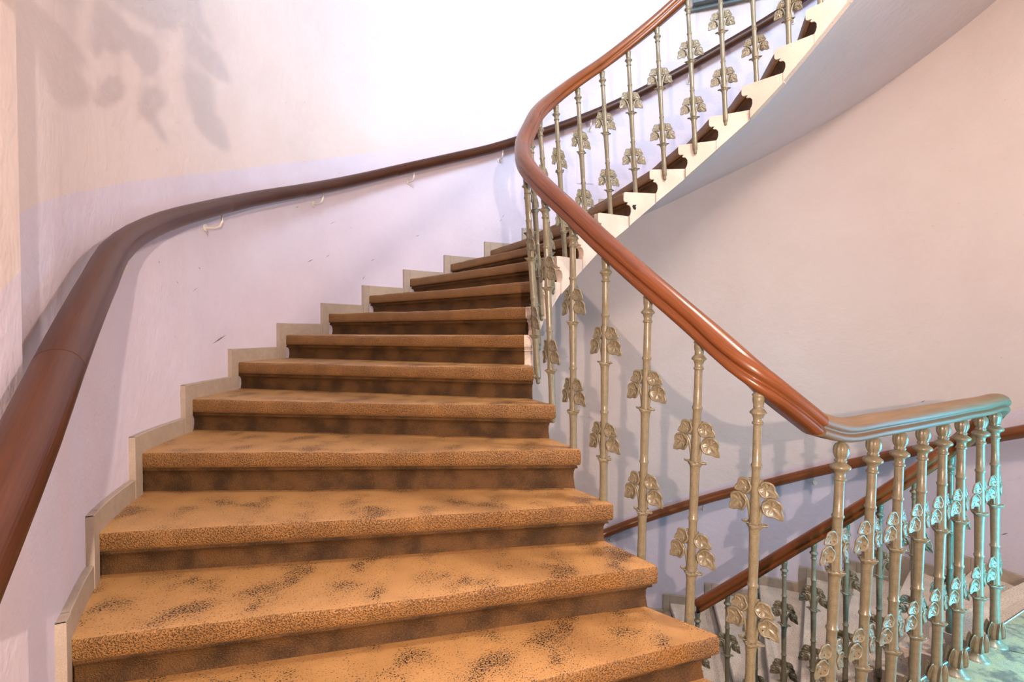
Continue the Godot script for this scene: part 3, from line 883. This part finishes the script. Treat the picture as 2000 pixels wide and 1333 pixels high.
func baluster_meshes() -> void:
	for kind in ["stair", "landing"]:
		var r := 0.0140 if kind == "stair" else 0.0168
		var st := begin(true)
		var p := []
		if kind == "stair":
			p.append_array([Vector2(0.0, -0.052), Vector2(r * 1.05, -0.05), Vector2(r * 1.15, -0.02), Vector2(r * 1.12, 0.05)])
		else:
			p.append_array([Vector2(r * 1.12, -0.03), Vector2(r * 1.12, 0.05)])
		for i in [4, 2]:
			var yb: float = NODE[i]
			var yn: float = NODE[i - 1]
			p.append_array([Vector2(r * 1.06, yb - 0.10), Vector2(r * 1.1, yb - 0.03), Vector2(r * 1.25, yb - 0.006), Vector2(r * 1.2, yb + 0.004), Vector2(r * 1.12, yb + 0.03), Vector2(r * 1.0, yb + 0.09), Vector2(r * 0.96, yn - 0.012), Vector2(r * 1.04, yn - 0.006), Vector2(r * 1.2, yn - 0.002), Vector2(r * 1.2, yn + 0.003), Vector2(r * 0.98, yn + 0.007)])
			if i == 4:
				p.append(Vector2(r * 1.0, yn + 0.03))
		p.append_array([Vector2(r * 0.93, 0.80), Vector2(r * 0.93, 0.87)])
		lathe(st, p, 14)
		MB[kind + "_shaft"] = fin(st)
		st = begin(true)
		if kind == "stair":
			lathe(st, [Vector2(r, 0.856), Vector2(r * 1.22, 0.858), Vector2(r * 1.22, 0.863), Vector2(r * 0.98, 0.866), Vector2(r * 1.0, 0.875), Vector2(r * 1.25, 0.886), Vector2(0.0245, 0.891), Vector2(0.0245, 0.895), Vector2(0.019, 0.902), Vector2(r * 0.95, 0.908), Vector2(r, 0.91)], 18)
			MB.stair_collar = fin(st)
			st = begin(true)
			lathe(st, [Vector2(r * 0.9, 0.905), Vector2(0.0150, 0.909), Vector2(0.0150, 0.914), Vector2(0.0145, 0.916), Vector2(0.0172, 0.928), Vector2(0.0175, 0.939), Vector2(0.0165, 0.943), Vector2(0.0195, 0.946), Vector2(0.019, 0.950), Vector2(0.013, 0.956), Vector2(0.0105, 0.962), Vector2(0.0100, 0.985), Vector2(0.0, 0.985)], 18)
			MB.stair_cap = fin(st)
		else:
			lathe(st, [Vector2(r, 0.848), Vector2(r * 1.2, 0.850), Vector2(r * 1.2, 0.856), Vector2(r * 0.98, 0.860), Vector2(r * 0.98, 0.873), Vector2(r * 1.15, 0.880), Vector2(0.031, 0.887), Vector2(0.033, 0.893), Vector2(0.031, 0.898), Vector2(0.022, 0.905), Vector2(r * 0.9, 0.909), Vector2(r * 0.9, 0.912)], 20)
			MB.landing_collar = fin(st)
			st = begin(true)
			lathe(st, [Vector2(r * 0.85, 0.908), Vector2(0.0185, 0.911), Vector2(0.0185, 0.917), Vector2(0.0155, 0.920), Vector2(0.019, 0.926), Vector2(0.0232, 0.938), Vector2(0.0242, 0.950), Vector2(0.0225, 0.963), Vector2(0.017, 0.972), Vector2(0.011, 0.976), Vector2(0.0105, 0.985), Vector2(0.0, 0.985)], 40, 0.055, 10)
			MB.landing_cap = fin(st)
	# bract: four drooping petals round the shaft, with the two stems that rise from it
	for kind in ["stair", "landing"]:
		var r := 0.0140 if kind == "stair" else 0.0168
		var st := begin(true)
		lathe(st, [Vector2(r * 1.0, -0.012), Vector2(r * 1.4, -0.004), Vector2(r * 1.75, 0.004), Vector2(r * 1.7, 0.008), Vector2(r * 1.2, 0.008), Vector2(r, 0.012)], 16, 0.12, 4)
		for q in 4:
			var len := 0.028 if q % 2 == 0 else 0.020
			var pm := petal(len, 0.011)
			var xf := Transform3D(Basis(Vector3.UP, q * PI / 2) * Basis(Vector3(1, 0, 0), -PI / 2) * Basis(Vector3(0, 1, 0), 0.12), Vector3.ZERO)
			xf.origin = Basis(Vector3.UP, q * PI / 2) * Vector3(r * 0.8, 0.006, 0)
			st.append_from(pm, 0, xf)
		for s in [-1, 1]:
			# stem that rises from the bract and arches over the lower leaf, and the one behind the upper leaf
			tube(st, [Vector3(s * r * 0.9, 0.0, 0), Vector3(s * r * 1.05, 0.03, 0), Vector3(s * (r + 0.005), 0.055, 0.0), Vector3(s * (r + 0.011), 0.078, 0.0), Vector3(s * (r + 0.021), 0.094, 0.0), Vector3(s * (r + 0.030), 0.094, 0.0)], 0.0056, 8)
			tube(st, [Vector3(s * r * 0.8, 0.07, 0.002), Vector3(s * (r * 0.9), 0.115, 0.002), Vector3(s * (r * 1.0), 0.148, 0.0), Vector3(s * (r + 0.007), 0.146, 0)], 0.0045, 8)
			# clasp between the two leaves
			tube(st, [Vector3(s * (r + 0.004), 0.100, 0), Vector3(s * (r + 0.018), 0.106, 0.001), Vector3(s * (r + 0.032), 0.102, 0)], 0.0045, 6)
		MB[kind + "_bract"] = fin(st)
	MB.leaf_low = cast_leaf(0.0280)
	MB.leaf_top = cast_leaf(0.0235)
	# foot of a landing baluster: petalled cup over a bell
	var st := begin(true)
	lathe(st, [Vector2(0.0168, -0.005), Vector2(0.019, -0.012), Vector2(0.0205, -0.03), Vector2(0.024, -0.055), Vector2(0.0265, -0.072), Vector2(0.025, -0.082), Vector2(0.019, -0.087)], 24, 0.06, 6)
	lathe(st, [Vector2(0.018, -0.084), Vector2(0.020, -0.09), Vector2(0.028, -0.099), Vector2(0.042, -0.109), Vector2(0.048, -0.114), Vector2(0.048, -0.119), Vector2(0.0, -0.119)], 28)
	for q in 6:
		var xf := Transform3D(Basis(Vector3.UP, q * TAU / 6) * Basis(Vector3(0, 1, 0), PI / 2) * Basis(Vector3(0, 0, 1), PI / 2), Basis(Vector3.UP, q * TAU / 6) * Vector3(0, -0.08, 0.0255))
		st.append_from(petal(0.078, 0.0125), 0, xf)
	MB.landing_foot = fin(st)
	# fixing of a stair baluster: a ball under the shaft and a lug into the step's end (+z side)
	st = begin(true)
	lathe(st, [Vector2(0.0, -0.078), Vector2(0.008, -0.075), Vector2(0.0115, -0.066), Vector2(0.010, -0.057), Vector2(0.014, -0.050), Vector2(0.0162, -0.035), Vector2(0.0155, -0.02)], 12)
	tube(st, [Vector3(0, -0.035, 0.0), Vector3(0, -0.036, 0.02), Vector3(0, -0.036, 0.045)], 0.011, 10)
	MB.stair_foot = fin(st)

# frame: foot point on tread level, lean, tangent of the rail in plan; +z of the baluster looks to the steps
func place_baluster(kind: String, p: Vector2, lean: Vector2, tan: Vector2, z: float, label: String, group: String) -> void:
	var foot := p - lean * 0.5
	var o := thing("baluster", label, "baluster", V(foot, z), group)
	var up := Vector3(lean.x, 1.0, -lean.y).normalized()
	var x := Vector3(tan.x, 0, -tan.y).normalized()
	var zz := x.cross(up).normalized()
	x = up.cross(zz).normalized()
	o.basis = Basis(x, up, zz)
	part("shaft", MB[kind + "_shaft"], M.iron, o)
	part("collar", MB[kind + "_collar"], M.iron, o)
	part("cap", MB[kind + "_cap"], M.iron, o)
	part("foot", MB[kind + "_foot"], M.iron, o)
	var r := 0.0140 if kind == "stair" else 0.0168
	for yb in [NODE[2], NODE[4]]:
		part("bract", MB[kind + "_bract"], M.iron, o, Transform3D(Basis(), Vector3(0, yb, 0)))
		for s in [-1.0, 1.0]:
			for t in 2:
				var d := Vector3(s * 0.70, -0.71, 0.0).normalized() if t == 0 else Vector3(s * 0.88, -0.47, 0.0).normalized()
				var nz := Vector3(s * 0.12, 0.10, 1).normalized()
				var y := nz.cross(d).normalized()
				nz = d.cross(y).normalized()
				var at := Vector3(s * (r + 0.036), yb + 0.071, 0.002) if t == 0 else Vector3(s * (r + 0.019), yb + 0.123, 0.003)
				part("leaf", MB.leaf_low if t == 0 else MB.leaf_top, M.iron, o, Transform3D(Basis(d, y, nz), at))

func build_balusters() -> void:
	baluster_meshes()
	for i in range(0, BAL.size()):
		var k := i - 1
		var t: Vector2 = (BAL[mini(i + 1, BAL.size() - 1)] - BAL[maxi(i - 1, 0)]).normalized()
		var w := "cream iron baluster on the end of the %s" % ("step below the lowest full tread" if k < 0 else ORD[k] + " full tread from the bottom edge")
		place_baluster("stair", BAL[i], BAL_LEAN[i], -t, RISE * k, w, "cast-iron balusters of the rising flight")
	var names := ["at the bend where the handrail turns down to the landing", "second from the handrail's bend", "third from the handrail's bend", "fourth from the handrail's bend", "fifth from the handrail's bend", "sixth from the handrail's bend", "seventh from the handrail's bend, next to last", "farthest from the bend, at the rail's right end"]
	for i in LAND.size():
		var t: Vector2 = (LAND[7] - LAND[0]).normalized()
		place_baluster("landing", LAND[i], LAND_LEAN[i], t, -0.367, "bulb-capped landing baluster, " + names[i], "cast-iron balusters along the landing's edge")
	for i in 9:
		var j := -4 - i
		var t: Vector2 = (LOWBAL[i + 1] - LOWBAL[maxi(i - 1, 0)]).normalized()
		place_baluster("stair", LOWBAL[i], Vector2.ZERO, t, RISE * j, "iron baluster of the descending flight, %s down from the landing" % ORD[i], "cast-iron balusters of the descending flight")

# ---------------------------------------------------------------- handrails
func smooth_path(pts: Array, per: int) -> Array:
	var out := []
	for i in pts.size() - 1:
		for k in per:
			out.append(spline(pts, i + float(k) / per))
	out.append(pts[-1])
	return out

func build_handrail() -> void:
	# moulded section, symmetrical: rounded top, groove, bead, flat underside
	var half := [Vector2(0.0, 0.040), Vector2(0.018, 0.0375), Vector2(0.032, 0.029), Vector2(0.040, 0.017), Vector2(0.0415, 0.006), Vector2(0.0385, -0.001), Vector2(0.032, -0.0045), Vector2(0.0285, -0.009), Vector2(0.0305, -0.013), Vector2(0.036, -0.0165), Vector2(0.039, -0.023), Vector2(0.037, -0.031), Vector2(0.029, -0.039), Vector2(0.0, -0.040)]
	var prof := []
	for p in half:
		prof.append(p)
	for i in range(half.size() - 2, 0, -1):
		prof.append(Vector2(-half[i].x, half[i].y))
	var lowp := []
	for i in range(8, -1, -1):
		lowp.append(V(LOWBAL[i], RISE * (-4 - i) + 1.0))
	lowp.append(V(Vector2(2.37, 2.72), 0.50))
	lowp.append(V(Vector2(2.345, 2.60), 0.605))
	var landp := [lowp[-1], V(Vector2(2.295, 2.525), 0.638)]
	for i in range(7, -1, -1):
		landp.append(V(LAND[i] + LAND_LEAN[i] * 0.5, -0.367 + 1.018))
	landp.append(V(Vector2(0.985, 1.74), 0.685))
	var upp := [landp[-1]]
	for i in BAL.size():
		upp.append(V(BAL[i] + BAL_LEAN[i] * 0.5, RISE * (i - 1) + 1.0))
	var o := thing("handrail", "polished moulded wooden handrail on top of the iron balusters, sweeping round the well", "handrail", V(Vector2(1.0, 1.76), FLOOR_Z))
	var inv := Transform3D(Basis(), -o.position)
	var secs := [[lowp, M.wood, "descending section"], [landp, M.landing_wood, "dull brown landing section"], [upp, M.wood, "glossy rising section"]]
	for q in secs:
		var st := begin(true)
		var pts: Array = []
		for p: Vector3 in smooth_path(q[0], 6):
			pts.append(inv * p)
		sweep(st, pts, prof)
		part("rail_section", fin(st), q[1], o).set_meta("label", q[2])
	# iron core under the descending section
	var st2 := begin()
	var pc := []
	for p: Vector3 in smooth_path(lowp, 6):
		pc.append(inv * p + Vector3(0, -0.044, 0))
	sweep(st2, pc, [Vector2(-0.02, -0.005), Vector2(0.02, -0.005), Vector2(0.02, 0.006), Vector2(-0.02, 0.006)])
	part("iron_bar", fin(st2), M.dark_iron, o)
	# brass stud on the far curve
	st2 = begin(true)
	lathe(st2, [Vector2(0.004, 0.0), Vector2(0.004, 0.008), Vector2(0.010, 0.012), Vector2(0.012, 0.018), Vector2(0.010, 0.024), Vector2(0.0, 0.028)], 12)
	part("stud", fin(st2), M.brass, o, Transform3D(Basis(), inv * (V(BAL[14] + BAL_LEAN[14] * 0.5 - Vector2(0.10, 0.0), RISE * 12.4 + 1.0) + Vector3(0, 0.038, 0))))

func build_wall_rail() -> void:
	for lowf in [false, true]:
		var pts := []
		var sf := func(a: float) -> float: return low_s(a) if lowf else a
		var zf := func(a: float) -> float: return RISE * a + (0.965 if lowf else 0.95)
		var a0 := -13.0 if lowf else -1.9
		var a1 := -3.2 if lowf else 21.0
		var n := int((a1 - a0) * 3)
		for i in n + 1:
			var a := lerpf(a0, a1, float(i) / n)
			pts.append(V(outer(sf.call(a), 0.07), zf.call(a)))
		var o := thing("wall_handrail", "round wooden handrail on white hooks along the %s" % ("right wall of the descending flight" if lowf else "left wall of the rising flight"), "handrail", pts[0])
		var prof := []
		for p: Vector2 in circle(0.044, 20):
			prof.append(Vector2(p.x, p.y * 0.98))
		var local := []
		for p: Vector3 in pts:
			local.append(p - pts[0])
		if lowf:
			var st := begin(true)
			sweep(st, local, prof)
			part("rail", fin(st), M.wood, o)
		else:
			# joints where the turned lengths meet
			var cuts := [0, int((-0.06 - a0) * 3), int((4.45 - a0) * 3), int((6.3 - a0) * 3), int((8.6 - a0) * 3), int((13.3 - a0) * 3), n]
			for c in cuts.size() - 1:
				var st := begin(true)
				var seg := local.slice(cuts[c], cuts[c + 1] + 1)
				var e: Vector3 = (seg[-1] - seg[-2]).normalized()
				seg[-1] -= e * 0.0012
				var b: Vector3 = (seg[1] - seg[0]).normalized()
				seg[0] += b * 0.0012
				sweep(st, seg, prof, true, c * 1.7)
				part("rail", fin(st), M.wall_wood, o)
		var at := [-12.5, -10.2, -7.85, -5.6] if lowf else [-0.2, 2.15, 4.4, 6.7, 9.0, 11.25, 13.6, 16.2, 18.6]
		for a: float in at:
			var st := begin(true)
			var wl: Vector3 = V(outer(sf.call(a), -0.018), zf.call(a) - 0.115) - pts[0]
			var rl: Vector3 = V(outer(sf.call(a), 0.07), zf.call(a) - 0.04) - pts[0]
			var inw: Vector3 = rl - wl
			inw.y = 0
			inw = inw.normalized()
			tube(st, [wl, wl + inw * 0.05, wl + inw * 0.078 + Vector3(0, 0.01, 0), wl + inw * 0.09 + Vector3(0, 0.035, 0), wl + inw * 0.089 + Vector3(0, 0.078, 0)], 0.0075, 8)
			tube(st, [wl, wl + inw * 0.006], 0.02, 14)
			part("hook", fin(st), M.white_paint, o).set_meta("label", "white painted iron hook")

# ---------------------------------------------------------------- odds and ends
func build_extras() -> void:
	# grey box-shaped window frame seen from below at the very top
	var fr := structure("window_3", "grey painted frame projecting from the far wall at the top edge")
	var s0 := 16.3
	var s1 := 18.2
	var st := begin()
	var a0 := outer(s0, -0.02)
	var a1 := outer(s1, -0.02)
	var b0 := outer(s0, 0.10)
	var b1 := outer(s1, 0.10)
	prism(st, [V(a0, 4.13), V(a1, 4.13), V(b1, 4.13), V(b0, 4.13)], [V(a0, 4.95), V(a1, 4.95), V(b1, 4.95), V(b0, 4.95)])
	part("frame", fin(st), M.grey_paint, fr)
	st = begin()
	var c0 := outer(s0 - 0.06, -0.02)
	var c1 := outer(s1 + 0.06, -0.02)
	var d0 := outer(s0 - 0.06, 0.02)
	var d1 := outer(s1 + 0.06, 0.02)
	prism(st, [V(c0, 4.10), V(c1, 4.10), V(d1, 4.10), V(d0, 4.10)], [V(c0, 4.14), V(c1, 4.14), V(d1, 4.14), V(d0, 4.14)])
	part("sill", fin(st), M.grey_paint, fr)
	# small flush cover on the far wall
	st = begin()
	var e0 := outer(13.28, -0.021)
	var e1 := outer(13.72, -0.021)
	var f0 := outer(13.28, -0.014)
	var f1 := outer(13.72, -0.014)
	prism(st, [V(e0, 2.47), V(e1, 2.47), V(f1, 2.47), V(f0, 2.47)], [V(e0, 2.76), V(e1, 2.76), V(f1, 2.76), V(f0, 2.76)])
	var cover := thing("wall_cover", "small flat white cover plate set in the far wall behind the upper balusters", "cover plate", V(e0, 2.47))
	part("plate", fin(st), M.lavender, cover, Transform3D(Basis(), -V(e0, 2.47)))

func build_lamps() -> void:
	# unseen bare-bulb lamp behind the viewer, placed to cast the left wall's shadows
	var p := Vector2(0.28, -0.66)
	var o := thing("unseen_standing_lamp", "unseen slim standing lamp with warm bare bulb, behind the viewer, lighting the left wall", "lamp", V(p, FLOOR_Z))
	var st := begin(true)
	lathe(st, [Vector2(0.0, 0.0), Vector2(0.06, 0.0), Vector2(0.06, 0.012), Vector2(0.012, 0.022), Vector2(0.008, 0.04), Vector2(0.008, 1.55), Vector2(0.014, 1.56), Vector2(0.014, 1.60), Vector2(0.0, 1.60)], 16)
	part("pole", fin(st), M.dark_iron, o)
	var m := plain(Color(1, 0.9, 0.75), 0.3)
	m.emission_enabled = true
	m.emission = Color(1.0, 0.62, 0.36)
	m.emission_energy_multiplier = 4.0
	st = begin(true)
	lathe(st, [Vector2(0.0, 1.595), Vector2(0.014, 1.60), Vector2(0.012, 1.62), Vector2(0.012, 1.645), Vector2(0.009, 1.655), Vector2(0.0, 1.658)], 16)
	part("bulb", fin(st), m, o)
	var l := OmniLight3D.new()
	l.name = "unseen_standing_lamp_glow"
	l.light_color = Color(1.0, 0.90, 0.83)
	l.light_energy = 10.5
	l.light_size = 0.01
	l.omni_range = 20.0
	l.omni_attenuation = 2.0
	l.shadow_enabled = true
	add_child(l)
	l.position = V(p, FLOOR_Z + 1.638)
	# fill lamp added under the landing above, to brighten steps and right wall
	var q := Vector2(1.95, 1.85)
	var c := thing("added_ceiling_lamp", "round opal ceiling lamp added out of view under the landing above, as fill", "lamp", V(q, FLOOR_Z + STOREY - 0.22))
	st = begin(true)
	lathe(st, [Vector2(0.0, -0.07), Vector2(0.16, -0.065), Vector2(0.21, -0.04), Vector2(0.22, 0.0), Vector2(0.0, 0.0)], 28)
	var m2 := plain(Color(1, 0.95, 0.9), 0.4)
	m2.emission_enabled = true
	m2.emission = Color(1.0, 0.75, 0.55)
	m2.emission_energy_multiplier = 2.0
	part("diffuser", fin(st), m2, c)
	area("added_ceiling_lamp_glow", V(q, FLOOR_Z + STOREY - 0.30), Vector3(0.0, -1, -0.3), Vector2(0.4, 0.4), Color(1.0, 0.92, 0.86), 16.5)

func build_plant() -> void:
	# trailing plant hung at the left wall's opening, outside the frame; its leaves throw the shadow on the wall
	var at := V(Vector2(-0.435, 0.485), 1.62)
	var o := thing("trailing_plant", "trailing pot plant hanging in front of the left wall, outside the picture", "plant", at)
	var st := begin(true)
	lathe(st, [Vector2(0.0, 0.0), Vector2(0.05, 0.0), Vector2(0.07, 0.10), Vector2(0.074, 0.11), Vector2(0.066, 0.11), Vector2(0.05, 0.09), Vector2(0.0, 0.09)], 16)
	part("pot", fin(st), M.riser, o, Transform3D(Basis(), Vector3(0, 0.0, 0)))
	st = begin(true)
	tube(st, [Vector3(0, 0.1, 0), Vector3(0, 1.82, 0)], 0.003, 5)
	part("cord", fin(st), M.dark_iron, o)
	rng.seed = 77
	var lm := petal(0.07, 0.021)
	st = begin(true)
	for i in 9:
		var a := TAU * i / 9.0 + rng.randf() * 0.3
		var r := 0.045
		var d := Vector3(cos(a), 0, sin(a))
		var drop := 0.08 + rng.randf() * 0.19
		var path := [Vector3(0, 0.09, 0), d * r + Vector3(0, 0.13, 0), d * (r + 0.03) + Vector3(0, 0.05, 0), d * (r + 0.035) + Vector3(0, 0.05 - drop, 0)]
		tube(st, path, 0.0022, 5)
		for k in 4:
			var pp: Vector3 = spline(path, 1.2 + k * 0.58)
			var out := (d + Vector3(rng.randf() - 0.5, -1.2 - rng.randf(), rng.randf() - 0.5)).normalized()
			var side := out.cross(Vector3(rng.randf() - 0.5, 0.2, rng.randf() - 0.5).normalized()).normalized()
			part("leaf", lm, M.leaf, o, Transform3D(Basis(out, side, out.cross(side)).scaled(Vector3.ONE), pp))
	part("stems", fin(st), M.leaf, o)

func _ready() -> void:
	camera_and_light()
	materials()
	build_shell()
	build_steps()
	build_skirting()
	build_handrail()
	build_balusters()
	build_wall_rail()
	build_extras()
	build_lamps()
	build_plant()
